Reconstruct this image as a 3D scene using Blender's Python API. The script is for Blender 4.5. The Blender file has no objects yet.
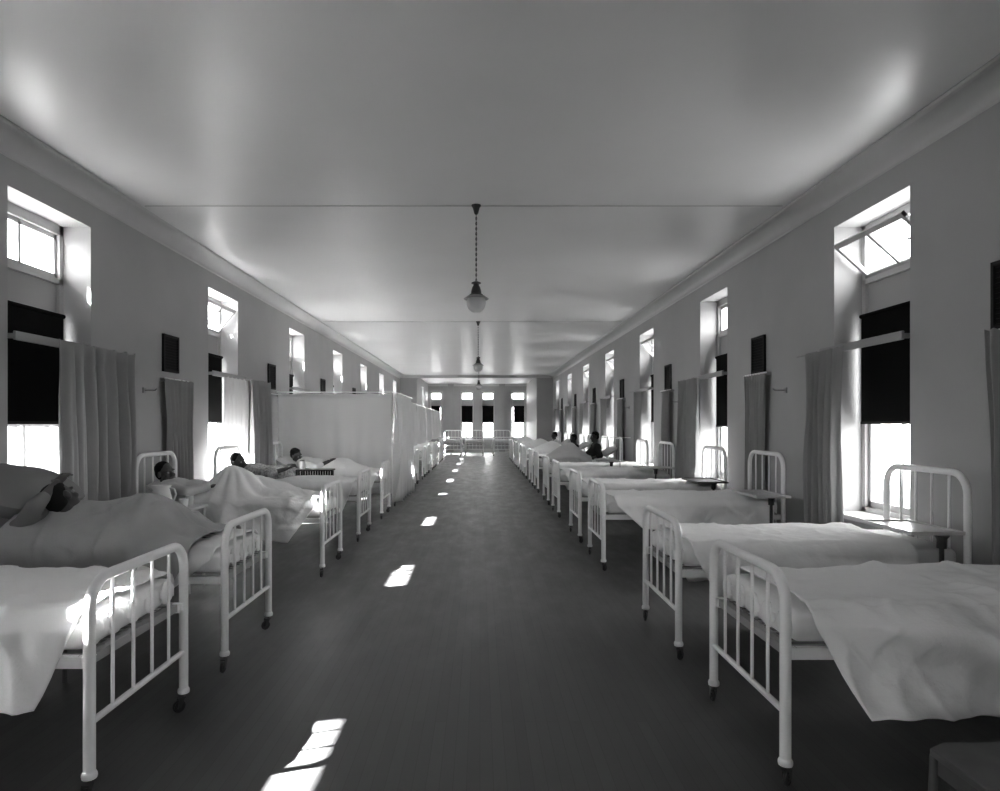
import bpy, math, random
from mathutils import Vector, Matrix, noise
PI = math.pi
random.seed(7)
scene = bpy.context.scene
COL = scene.collection
EYE = 1.6                      # eye height
XL, XR = -3.79, 3.45           # side walls
YB, YE, YF = -1.6, 31.7, 38.6  # back wall, end wall, alcove wall
AL, AR = -2.98, 2.68           # alcove sides
ZC = 3.9                       # ceiling
W0, WP, WW = 5.375, 3.97, 1.15 # window edge, bay, window width
ZS, ZH = 0.75, 3.515           # sill and head
FOOT_R, FOOT_L = 1.34, -1.65

# ------------------------------------------------------------------ materials
def mat(name, v, rough=0.6, spec=0.5, metal=0.0, bump=0.0, bscale=60.0, var=0.0, vscale=3.0, coat=0.0, transl=0.0, crough=.15):
    m = bpy.data.materials.new(name); m.use_nodes = True
    nt = m.node_tree; b = nt.nodes['Principled BSDF']
    b.inputs['Base Color'].default_value = (v, v, v, 1)
    b.inputs['Roughness'].default_value = rough
    b.inputs['Specular IOR Level'].default_value = spec
    b.inputs['Metallic'].default_value = metal
    b.inputs['Coat Weight'].default_value = coat
    b.inputs['Coat Roughness'].default_value = crough
    tc = nt.nodes.new('ShaderNodeTexCoord')
    if var > 0:
        n = nt.nodes.new('ShaderNodeTexNoise'); n.inputs['Scale'].default_value = vscale; n.inputs['Detail'].default_value = 5
        r = nt.nodes.new('ShaderNodeMapRange'); r.inputs['From Min'].default_value = .3; r.inputs['From Max'].default_value = .7
        r.inputs['To Min'].default_value = v*(1-var); r.inputs['To Max'].default_value = v*(1+var)
        nt.links.new(tc.outputs['Object'], n.inputs['Vector']); nt.links.new(n.outputs['Fac'], r.inputs['Value'])
        nt.links.new(r.outputs['Result'], b.inputs['Base Color'])
    if bump > 0:
        n = nt.nodes.new('ShaderNodeTexNoise'); n.inputs['Scale'].default_value = bscale; n.inputs['Detail'].default_value = 4
        bp = nt.nodes.new('ShaderNodeBump'); bp.inputs['Strength'].default_value = bump; bp.inputs['Distance'].default_value = .01
        nt.links.new(tc.outputs['Object'], n.inputs['Vector']); nt.links.new(n.outputs['Fac'], bp.inputs['Height'])
        nt.links.new(bp.outputs['Normal'], b.inputs['Normal'])
    if transl > 0:
        out = nt.nodes['Material Output']
        t = nt.nodes.new('ShaderNodeBsdfTranslucent'); t.inputs['Color'].default_value = (v, v, v, 1)
        mx = nt.nodes.new('ShaderNodeMixShader'); mx.inputs[0].default_value = transl
        nt.links.new(b.outputs[0], mx.inputs[1]); nt.links.new(t.outputs[0], mx.inputs[2]); nt.links.new(mx.outputs[0], out.inputs['Surface'])
    return m

M = {}
M['wall'] = mat('wall_paint', .36, .6, .35, var=.05, vscale=1.3, bump=.05, bscale=30)
M['ceiling'] = mat('ceiling_gloss_paint', .80, .42, .35, var=.03, vscale=.8, bump=.02, bscale=1.6, coat=.35, crough=.26)
M['trim'] = mat('trim_paint', .55, .35)
M['cove'] = mat('cove_paint', .5, .4, .4, var=.03)
M['wframe'] = mat('window_frame_paint', .5, .4)
M['wsash'] = mat('sash_paint', .42, .45)
M['panel'] = mat('transom_panel_paint', .36, .5)
M['blind'] = mat('black_blind_cloth', .004, .85, .08)
M['iron'] = mat('white_enamel', .84, .28, .5, coat=.3)
M['spring'] = mat('grey_steel', .3, .45, .5)
M['rubber'] = mat('black_rubber', .02, .5)
M['caster'] = mat('dark_steel', .06, .35, .5, metal=.5)
M['mattress'] = mat('white_ticking', .76, .8, .2, bump=.2, bscale=90)
M['sheet'] = mat('white_cotton', .82, .85, .15, bump=.5, bscale=22)
M['sheet_grey'] = mat('greyish_cotton', .5, .85, .15, bump=.25, bscale=45)
M['blanket'] = mat('grey_wool', .38, .95, .1, bump=.35, bscale=120, var=.06, vscale=6)
M['pillow'] = mat('pillow_cotton', .7, .85, .15, bump=.2, bscale=30)
M['pillow_grey'] = mat('grey_pillow', .2, .9, .1, bump=.2, bscale=30)
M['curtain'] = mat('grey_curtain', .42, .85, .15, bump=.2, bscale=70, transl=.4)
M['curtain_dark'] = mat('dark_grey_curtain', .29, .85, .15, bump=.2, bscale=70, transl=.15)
M['screen'] = mat('pale_screen_cloth', .78, .85, .15, bump=.15, bscale=70, transl=.35)
M['sheer'] = mat('sheer_white', .55, .9, .1, transl=.3)
M['sash_sheer'] = mat('sash_sheer', .5, .9, .1, transl=.08)
M['rail'] = mat('rail_paint', .27, .5)
M['register'] = mat('black_register', .006, .7, .15)
M['registerframe'] = mat('dark_register_frame', .012, .6, .2)
M['brass'] = mat('dark_bronze', .05, .4, .5, metal=.6)
M['milk'] = mat('opal_glass', .75, .2, .5, coat=.3, transl=.4)
M['skin'] = mat('dark_skin', .055, .5, .4)
M['skin_mid'] = mat('brown_skin', .10, .5, .4)
M['hair'] = mat('black_hair', .008, .75, .2)
M['eye'] = mat('eye', .35, .2)
M['gown'] = mat('white_gown', .7, .85, .1, bump=.25, bscale=40)
M['gown_grey'] = mat('grey_gown', .17, .9, .1, bump=.25, bscale=40)
M['gown_dark'] = mat('dark_robe', .03, .9, .1)
M['gown_spot'] = mat('mottled_pyjama', .42, .85, .1, bump=.2, bscale=40, var=.5, vscale=30)
M['tray'] = mat('pale_enamel_tray', .55, .3, .5, coat=.4)
M['tray_dark'] = mat('dark_varnish', .04, .35, .5)
M['wood'] = mat('grey_wood', .07, .5, .4, var=.2, vscale=9)
M['black'] = mat('black_cloth', .012, .9, .1)
M['strap'] = mat('bandage', .3, .9, .1)

# floor boards running down the ward
fm = bpy.data.materials.new('floor_boards'); fm.use_nodes = True
nt = fm.node_tree; b = nt.nodes['Principled BSDF']
tc = nt.nodes.new('ShaderNodeTexCoord'); mp = nt.nodes.new('ShaderNodeMapping'); mp.inputs['Rotation'].default_value = (0, 0, PI/2)
br = nt.nodes.new('ShaderNodeTexBrick'); br.inputs['Scale'].default_value = 1
br.inputs['Brick Width'].default_value = 2.4; br.inputs['Row Height'].default_value = .06; br.inputs['Mortar Size'].default_value = .0016
br.inputs['Color1'].default_value = (.052, .052, .052, 1); br.inputs['Color2'].default_value = (.064, .064, .064, 1); br.inputs['Mortar'].default_value = (.036, .036, .036, 1)
nz = nt.nodes.new('ShaderNodeTexNoise'); nz.inputs['Scale'].default_value = 1.0; nz.inputs['Detail'].default_value = 9; nz.inputs['Roughness'].default_value = .68
mp2 = nt.nodes.new('ShaderNodeMapping'); mp2.inputs['Scale'].default_value = (4.5, 1.6, 1)
mr = nt.nodes.new('ShaderNodeMapRange'); mr.inputs['From Min'].default_value = .3; mr.inputs['From Max'].default_value = .7; mr.inputs['To Min'].default_value = .62; mr.inputs['To Max'].default_value = 1.38
mxc = nt.nodes.new('ShaderNodeMix'); mxc.data_type = 'RGBA'; mxc.blend_type = 'MULTIPLY'; mxc.inputs['Factor'].default_value = 1
mr2 = nt.nodes.new('ShaderNodeMapRange'); mr2.inputs['From Min'].default_value = .3; mr2.inputs['From Max'].default_value = .7; mr2.inputs['To Min'].default_value = .34; mr2.inputs['To Max'].default_value = .58
L = nt.links
L.new(tc.outputs['Object'], mp.inputs['Vector']); L.new(mp.outputs[0], br.inputs['Vector']); L.new(tc.outputs['Object'], mp2.inputs['Vector']); L.new(mp2.outputs[0], nz.inputs['Vector'])
L.new(nz.outputs['Fac'], mr.inputs['Value']); L.new(br.outputs['Color'], mxc.inputs['A']); L.new(mr.outputs[0], mxc.inputs['B'])
L.new(mxc.outputs['Result'], b.inputs['Base Color']); L.new(nz.outputs['Fac'], mr2.inputs['Value']); L.new(mr2.outputs[0], b.inputs['Roughness'])
bp = nt.nodes.new('ShaderNodeBump'); bp.inputs['Strength'].default_value = .15; bp.inputs['Distance'].default_value = .004
L.new(br.outputs['Fac'], bp.inputs['Height']); bp.invert = True; L.new(bp.outputs[0], b.inputs['Normal'])
M['floor'] = fm

gm = bpy.data.materials.new('window_glass'); gm.use_nodes = True
nt = gm.node_tree; nt.nodes.remove(nt.nodes['Principled BSDF'])
tr = nt.nodes.new('ShaderNodeBsdfTransparent'); tr.inputs[0].default_value = (.93, .93, .93, 1)
gl = nt.nodes.new('ShaderNodeBsdfGlossy'); gl.inputs['Roughness'].default_value = .03
lw = nt.nodes.new('ShaderNodeLayerWeight'); pw = nt.nodes.new('ShaderNodeMath'); pw.operation = 'POWER'; pw.inputs[1].default_value = 4
ad = nt.nodes.new('ShaderNodeMath'); ad.operation = 'MULTIPLY_ADD'; ad.inputs[1].default_value = .5; ad.inputs[2].default_value = .04
ms = nt.nodes.new('ShaderNodeMixShader')
nt.links.new(lw.outputs['Facing'], pw.inputs[0]); nt.links.new(pw.outputs[0], ad.inputs[0]); nt.links.new(ad.outputs[0], ms.inputs[0])
nt.links.new(tr.outputs[0], ms.inputs[1]); nt.links.new(gl.outputs[0], ms.inputs[2]); nt.links.new(ms.outputs[0], nt.nodes['Material Output'].inputs['Surface'])
M['glass'] = gm

# ------------------------------------------------------------------ mesh builder
class MB:
    def __init__(s): s.v = []; s.f = []
    def add(s, vs, fs):
        o = len(s.v); s.v += [tuple(p) for p in vs]; s.f += [tuple(i+o for i in f) for f in fs]
    def box(s, a, b):
        x0, y0, z0 = [min(a[i], b[i]) for i in range(3)]; x1, y1, z1 = [max(a[i], b[i]) for i in range(3)]
        s.add([(x0,y0,z0),(x1,y0,z0),(x1,y1,z0),(x0,y1,z0),(x0,y0,z1),(x1,y0,z1),(x1,y1,z1),(x0,y1,z1)],
              [(0,3,2,1),(4,5,6,7),(0,1,5,4),(1,2,6,5),(2,3,7,6),(3,0,4,7)])
    def tube(s, pts, r, n=10, caps=True):
        pts = [Vector(p) for p in pts]
        rs = r if isinstance(r, (list, tuple)) else [r]*len(pts)
        t0 = (pts[1]-pts[0]).normalized()
        up = Vector((0,0,1)) if abs(t0.z) < .9 else Vector((1,0,0))
        nrm = t0.cross(up).normalized(); vs = []; fs = []
        for i, p in enumerate(pts):
            if i == 0: t = t0
            elif i == len(pts)-1: t = (pts[i]-pts[i-1]).normalized()
            else: t = ((pts[i+1]-pts[i]).normalized()+(pts[i]-pts[i-1]).normalized()).normalized()
            nrm = (nrm - t*nrm.dot(t)).normalized(); bn = t.cross(nrm)
            for k in range(n):
                a = 2*PI*k/n; vs.append(p+(nrm*math.cos(a)+bn*math.sin(a))*rs[i])
        for i in range(len(pts)-1):
            for k in range(n):
                k2 = (k+1) % n; fs.append((i*n+k, i*n+k2, (i+1)*n+k2, (i+1)*n+k))
        if caps: fs.append(tuple(range(n-1,-1,-1))); fs.append(tuple((len(pts)-1)*n+k for k in range(n)))
        s.add(vs, fs)
    def lathe(s, prof, c=(0,0,0), n=20):
        vs = []; fs = []
        for (r, z) in prof:
            for k in range(n):
                a = 2*PI*k/n; vs.append((c[0]+max(r,1e-4)*math.cos(a), c[1]+max(r,1e-4)*math.sin(a), c[2]+z))
        for i in range(len(prof)-1):
            for k in range(n):
                k2 = (k+1) % n; fs.append((i*n+k, i*n+k2, (i+1)*n+k2, (i+1)*n+k))
        s.add(vs, fs)
    def ell(s, c, r, R=None, nu=16, nv=10):
        vs = []; fs = []; c = Vector(c)
        for j in range(nv+1):
            ph = PI*j/nv
            for i in range(nu):
                th = 2*PI*i/nu
                p = Vector((r[0]*math.sin(ph)*math.cos(th), r[1]*math.sin(ph)*math.sin(th), r[2]*math.cos(ph)))
                if R is not None: p = R @ p
                vs.append(c+p)
        for j in range(nv):
            for i in range(nu):
                i2 = (i+1) % nu; fs.append((j*nu+i, (j+1)*nu+i, (j+1)*nu+i2, j*nu+i2))
        s.add(vs, fs)
    def cap(s, a, b, ra, rb):
        a = Vector(a); b = Vector(b); s.tube([a, a.lerp(b,.5), b], [ra, (ra+rb)/2, rb], 12)
        s.ell(a, (ra,)*3, None, 12, 8); s.ell(b, (rb,)*3, None, 12, 8)
    def grid(s, fn, nu, nv):
        vs = [fn(i/nu, j/nv) for i in range(nu+1) for j in range(nv+1)]
        s.add(vs, [(i*(nv+1)+j, (i+1)*(nv+1)+j, (i+1)*(nv+1)+j+1, i*(nv+1)+j+1) for i in range(nu) for j in range(nv)])
    def mesh(s, name, m, smooth=40):
        me = bpy.data.meshes.new(name); me.from_pydata(s.v, [], s.f)
        me.materials.append(m)
        if smooth:
            me.polygons.foreach_set('use_smooth', [True]*len(me.polygons)); me.set_sharp_from_angle(angle=math.radians(smooth))
        me.update(); return me
    def obj(s, name, m, parent=None, smooth=40, bevel=0, solid=0):
        o = bpy.data.objects.new(name, s.mesh(name, m, smooth)); COL.objects.link(o)
        if parent is not None: o.parent = parent
        if solid:
            md = o.modifiers.new('thick', 'SOLIDIFY'); md.thickness = solid; md.offset = 0
        if bevel:
            md = o.modifiers.new('round', 'BEVEL'); md.width = bevel; md.segments = 2; md.limit_method = 'ANGLE'
        return o

def tag(o, label=None, cat=None, group=None, kind=None):
    if label: o['label'] = label
    if cat: o['category'] = cat
    if group: o['group'] = group
    if kind: o['kind'] = kind
    return o
def empty(name, loc=(0,0,0), rz=0.0):
    o = bpy.data.objects.new(name, None); COL.objects.link(o); o.location = loc; o.rotation_euler = (0,0,rz); o.empty_display_size = .1
    return o
def copy_tree(o, parent=None):
    c = o.copy(); COL.objects.link(c); c.parent = parent
    for ch in list(o.children): copy_tree(ch, c)
    return c
def struct(name, mb, m, smooth=0, bevel=0): return tag(mb.obj(name, m, None, smooth, bevel), kind='structure')
ORD = ['nearest','second','third','fourth','fifth','sixth','seventh','eighth','ninth','tenth','eleventh','twelfth','thirteenth','farthest']
def nth(i): return 'nearest' if i == 0 else ORD[i]
def ss(a, b, x):
    t = max(0, min(1, (x-a)/(b-a))) if a != b else float(x >= a)
    return t*t*(3-2*t)
def fbm(x, y, z=0): return noise.noise(Vector((x, y, z)))

# ------------------------------------------------------------------ room shell
mb = MB(); mb.box((XL-.5, YB-.3, -.1), (XR+.5, YF+.5, 0)); struct('floor', mb, M['floor'])
mb = MB(); mb.box((XL-.5, YB-.3, ZC), (XR+.5, YF+.5, ZC+.1)); struct('ceiling', mb, M['ceiling'])
NW = range(-1, 7)
def side_wall(name, xw, sg):
    mb = MB(); xo = xw+sg*.45
    mb.box((xw, YB, 0), (xo, YE, ZS)); mb.box((xw, YB, ZH), (xo, YE, ZC))
    y = YB
    for k in NW:
        a = W0+k*WP
        if k < 0 and sg > 0: continue
        mb.box((xw, y, ZS), (xo, a, ZH)); y = a+WW
    mb.box((xw, y, ZS), (xo, YE, ZH))
    struct(name, mb, M['wall'])
side_wall('wall_left', XL, -1); side_wall('wall_right', XR, 1)
FILL_BKW = ((-.65, .3),)  # assumed window behind the camera, added for soft fill light
mb = MB(); mb.box((XL-.45, YB-.45, 0), (XR+.45, YB, ZS)); mb.box((XL-.45, YB-.45, ZH), (XR+.45, YB, ZC)); x = XL-.45
for (a, c) in FILL_BKW:
    mb.box((x, YB-.45, ZS), (a, YB, ZH)); x = c
mb.box((x, YB-.45, ZS), (XR+.45, YB, ZH)); struct('wall_back', mb, M['wall'])
FILL_ALW = ((34.6, 1.15),)  # unseen side window added to brighten the alcove
mb = MB(); mb.box((AR, YE, 0), (AR+.45, YF+.45, ZC)); mb.box((AR+.45, YE, 0), (XR+.45, YE+.3, ZC)); struct('wall_alcove_right', mb, M['wall'])
mb = MB(); mb.box((XL-.45, YE, 0), (AL-.45, YE+.3, ZC)); mb.box((AL-.45, YE, 0), (AL, YF+.45, ZS)); mb.box((AL-.45, YE, ZH), (AL, YF+.45, ZC)); y = YE
for (a, wd) in FILL_ALW:
    mb.box((AL-.45, y, ZS), (AL, a, ZH)); y = a+wd
mb.box((AL-.45, y, ZS), (AL, YF+.45, ZH)); struct('wall_alcove_left', mb, M['wall'])
ENDW = [(-2.88, -2.12, -2.25), (-1.12, -.37, None), (.09, .84, None), (1.76, 2.62, 1.9)]
mb = MB(); mb.box((AL, YF, 0), (AR, YF+.45, ZS)); mb.box((AL, YF, ZH), (AR, YF+.45, ZC)); x = AL
for (a, c, _) in ENDW:
    mb.box((x, YF, ZS), (a, YF+.45, ZH)); x = c
mb.box((x, YF, ZS), (AR, YF+.45, ZH)); struct('wall_far', mb, M['wall'])
# pilasters of the alcove
mb = MB()
for xx in (-1.85, 1.1): mb.box((xx, YF-.12, 0), (xx+.34, YF+.01, ZC))
struct('trim_5', mb, M['wall'])
# cornice: bead at the ceiling, hollow below
def cornice(name, xw, sg):
    mb = MB(); n = 9; prof = [(0, 3.74), (-.012, 3.755)]
    for i in range(n+1):
        a = PI/2*i/n; prof.append((-.012-.188*(1-math.cos(a)), 3.76+.115*math.sin(a)))
    prof += [(-.2, 3.862), (-.225, 3.868), (-.235, 3.885), (-.225, 3.9)]
    vs = [(xw+sg*p[0], yy, p[1]) for yy in (YB, YE) for p in prof]; m = len(prof)
    mb.add(vs, [(i, i+1, m+i+1, m+i) for i in range(m-1)]); struct(name, mb, M['cove'], 30)
cornice('trim_1', XL, -1); cornice('trim_2', XR, 1)
mb = MB(); mb.box((XL, YE-.06, 3.78), (XR, YE, ZC)); mb.box((AL, YF-.08, 3.78), (AR, YF, ZC)); struct('trim_3', mb, M['trim'])
for nm, xw, sg in (('baseboard_left', XL, -1), ('baseboard_right', XR, 1)):
    mb = MB(); mb.box((xw, YB, 0), (xw-sg*.02, YE, .16)); mb.box((xw, YB, .16), (xw-sg*.012, YE, .18)); struct(nm, mb, M['trim'])
mb = MB(); mb.box((AL, YF-.02, 0), (AR, YF, .18)); struct('baseboard_far', mb, M['trim'])

# ------------------------------------------------------------------ windows
PORTALS = []
def window(idx, P, a0, a1, tilt, zs=ZS, split=None, munt=True):
    """P(a, d, z): a along the wall, d outward from its inner face."""
    root = empty('window_%d' % idx, P((a0+a1)/2, .2, zs)); root['kind'] = 'structure'; inv = Matrix.Translation(-root.location)
    def put(name, m, boxes, parent=root, bevel=0, tf=None):
        mb = MB()
        for (p, q) in boxes:
            mb2 = MB(); mb2.box(p, q)
            vs = [Vector(v) for v in mb2.v]
            if tf: vs = [tf(v) for v in vs]
            mb.add([inv @ Vector(P(*v)) for v in vs], mb2.f)
        return mb.obj(name, m, parent, 0, bevel)
    d0, d1 = .27, .38; j = .055
    fb = [((a0, d0, zs), (a0+j, d1, ZH)), ((a1-j, d0, zs), (a1, d1, ZH)), ((a0, d0, ZH-.09), (a1, d1, ZH)), ((a0, d0, zs), (a1, d1, zs+.05)), ((a0, d0, 2.95), (a1, d1, 3.0)), ((a0, d0, 2.62), (a1, d1, 2.67))]
    if split is not None: fb.append(((split-.03, d0, zs), (split+.03, d1, ZH)))
    put('window_frame', M['wframe'], fb)
    put('transom_panel', M['panel'], [((a0+j, .30, 2.67), (a1-j, .34, 2.95))])
    put('window_sill', M['trim'], [((a0-.03, -.04, zs-.035), (a1+.03, 0, zs+.004)), ((a0+.002, 0, zs-.03), (a1-.002, d0, zs+.004))])
    for nm, z0, z1, dd in (('lower_sash', zs+.05, 1.73, .30), ('upper_sash', 1.68, 2.62, .34)):
        w = .045; A, B = a0+j, a1-j
        bx = [((A, dd, z0), (A+w, dd+.035, z1)), ((B-w, dd, z0), (B, dd+.035, z1)), ((A, dd, z0), (B, dd+.035, z0+.06)), ((A, dd, z1-.05), (B, dd+.035, z1))]
        if munt: bx.append((((A+B)/2-.011, dd+.005, z0), ((A+B)/2+.011, dd+.03, z1)))
        s = put(nm, M['wsash'], bx)
        put('pane', M['glass'], [((A+w, dd+.015, z0+.05), (B-w, dd+.019, z1-.04))], s)
    # transom sash, a hopper hinged along its lower edge
    A, B, z0, z1, dd, w = a0+j, a1-j, 3.0, ZH-.09, .30, .04
    if tilt: z1 = 3.46
    def tf(v):
        if not tilt: return v
        t = math.radians(tilt); dz = v.z-z0; dv = v.y-dd
        return Vector((v.x, dd-dz*math.sin(t)+dv*math.cos(t), z0+dz*math.cos(t)+dv*math.sin(t)))
    bx = [((A, dd, z0), (A+w, dd+.035, z1)), ((B-w, dd, z0), (B, dd+.035, z1)), ((A, dd, z0), (B, dd+.035, z0+.045)), ((A, dd, z1-.045), (B, dd+.035, z1))]
    if munt: bx.append((((A+B)/2-.017, dd, z0), ((A+B)/2+.017, dd+.03, z1)))
    s = put('transom_sash', M['wframe'], bx, tf=tf)
    put('pane', M['glass'], [((A+w, dd+.014, z0+.04), (B-w, dd+.018, z1-.04))], s, tf=tf)
    if tilt:
        put('stay_arm', M['caster'], [((A+.01, .02, z0+.10), (A+.02, dd, z0+.115))], s)
    c = [((a0+a1)/2, z0+.21, a1-a0-.1, .42), ((a0+a1)/2, (zs+1.65)/2, a1-a0-.1, 1.62-zs)]
    PORTALS.append((P, c))
    return root

def blind(P, a0, a1, zb, label, group):
    root = empty('roller_blind', P((a0+a1)/2, .2, zb)); inv = Matrix.Translation(-root.location)
    tag(root, label, 'blind', group)
    def put(name, m, p, q):
        mb2 = MB(); mb2.box(p, q); mb = MB(); mb.add([inv @ Vector(P(*v)) for v in mb2.v], mb2.f); return mb.obj(name, m, root, 0)
    put('blind_cloth', M['blind'], (a0+.055, .232, zb), (a1-.055, .236, 2.63))
    put('hem_bar', M['registerframe'], (a0+.055, .226, zb-.022), (a1-.055, .242, zb+.004))
    mb = MB(); mb.tube([inv @ Vector(P(a0+.05, .235, 2.635)), inv @ Vector(P(a1-.05, .235, 2.635))], .022, 12); mb.obj('roller', M['blind'], root)

PR = lambda a, d, z: (XR+d, a, z)
PL = lambda a, d, z: (XL-d, a, z)
PE = lambda a, d, z: (a, YF+d, z)
tiltR = {-1: 0, 0: 48, 1: 0, 2: 42, 3: 42, 4: 40, 5: 38, 6: 0}
tiltL = {-1: 0, 0: 0, 1: 40, 2: 0, 3: 0, 4: 0, 5: 0, 6: 0}
idx = 1
blR = [1.62, 1.58, 1.66, 1.62, 1.6, 1.64, 1.62]
for k in NW:
    a = W0+k*WP
    window(idx, PL, a, a+WW, tiltL[k]); idx += 1
    if k >= 0: window(idx, PR, a, a+WW, tiltR[k]); idx += 1
    if k < 0: blind(PL, a, a+WW, 1.15, 'unseen black roller blind added to dim the left-hand window beside the camera', 'roller blinds of the side windows')  # blind added out of view to hold daylight off the nearest left bed
    if k >= 0:
        blind(PL, a, a+WW, 1.62 + (.02*(k % 3)), 'black roller blind half lowered in the %s left-hand window' % nth(k), 'roller blinds of the side windows')
        blind(PR, a, a+WW, blR[k], 'black roller blind half lowered in the %s right-hand window' % nth(k), 'roller blinds of the side windows')
nm4 = ['leftmost', 'inner left', 'inner right', 'rightmost']
for i, (a, c, sp) in enumerate(ENDW):
    window(idx, PE, a, c, 0, split=sp, munt=False); idx += 1
    lo, hi = (a, c) if sp is None else ((a, sp) if i == 0 else (sp, c))
    blind(PE, lo, hi, 1.7, 'dark roller blind in the %s of the four end-wall windows' % nm4[i], 'roller blinds of the end windows')

PA = lambda a, d, z: (AL-d, a, z)
PB = lambda a, d, z: (a, YB-d, z)
for (a, c) in FILL_BKW:
    window(idx, PB, a, c, 0); idx += 1
    blind(PB, a, c, 1.35, 'black roller blind in the added fill window behind the camera', None)
for (a, wd) in FILL_ALW:
    window(idx, PA, a, a+wd, 0); idx += 1  # added alcove window, out of view, only lights the far end
# unseen eave added outside the left wall to cut the sun patches short
mb = MB(); mb.box((XL-1.36, YB, 4.2), (XL-.45, YE, 4.32)); mb.box((XL-.5, YB, ZC), (XL-.44, YE, 4.32)); struct('added_eave', mb, M['trim'])
# ------------------------------------------------------------------ curtains
def pleat(u, n, seed, v=0.0):
    q = u+.09*fbm(u*2.6, seed*1.3)+.03*fbm(u*3.3, v*1.1, seed)
    amp = .45+.9*abs(fbm(u*n*.55, seed+9))+.35*fbm(u*2.1, v*1.4, seed+4)
    p = math.sin(2*PI*n*q)
    return p*amp+.22*math.sin(2*PI*n*1.9*q+seed)*(.5+v)
def curtain_mesh(w_top, w_bot, z0, z1, n, depth, seed, mid=None, nu=150, nv=16):
    """hangs in local x-z, pleats along y; origin at top centre on the floor line"""
    mb = MB()
    def fn(u, v):
        z = z1+(z0-z1)*v
        w = w_top+(w_bot-w_top)*ss(0, 1, v)
        if mid: w *= 1-mid*math.exp(-((v-.35)/.25)**2)
        d = depth*(.55+.6*ss(0, .5, v))
        x = (u-.5)*w + .02*fbm(u*4, v*1.5, seed)
        y = d*pleat(u+.012*fbm(v*2.2, u*2, seed), n, seed, v) + .012*fbm(u*9, v*4, seed)
        zz = z + (.012*fbm(u*12, 0, seed) if v > .9 else 0) - (.02*abs(math.sin(PI*n*u)) if v < .04 else 0)
        return (x, y, zz)
    mb.grid(fn, nu, nv); return mb
def curtain(name, loc, rz, args, m, label, cat='curtain', group=None, solid=.004):
    root = empty(name, loc, rz); tag(root, label, cat, group)
    curtain_mesh(*args).obj('curtain_cloth', M[m], root, 180, solid=solid)
    return root
def rail(loc_a, loc_b, xw, sg, label, board=True, group='curtain rails'):
    """a rail along the wall between two y positions at height z, with its brackets"""
    ya, z = loc_a; yb, _ = loc_b
    root = empty('curtain_rail', (xw, (ya+yb)/2, z)); tag(root, label, 'curtain rail', group)
    mb = MB(); h = (yb-ya)/2; x = -sg*.075
    if board:
        mb.box((x-.012, -h, -.035), (x+.012, h, .035)); mb.obj('rail_board', M['rail'], root, 0, .004)
        mb = MB(); mb.tube([(x-sg*.03, h-.2, -.005), (x-sg*.03, h+.42, -.005)], .008, 8); mb.obj('rail_rod', M['rail'], root)
    else: mb.tube([(x, -h, .01), (x, h, .01)], .01, 8); mb.obj('rail_rod', M['iron'], root)
    for yy in (-h+.03, h-.05):
        mb = MB(); mb.box((0, yy, -.02), (x, yy+.02, .02)); mb.obj('bracket', M['rail'], root, 0)
    return root

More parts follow.
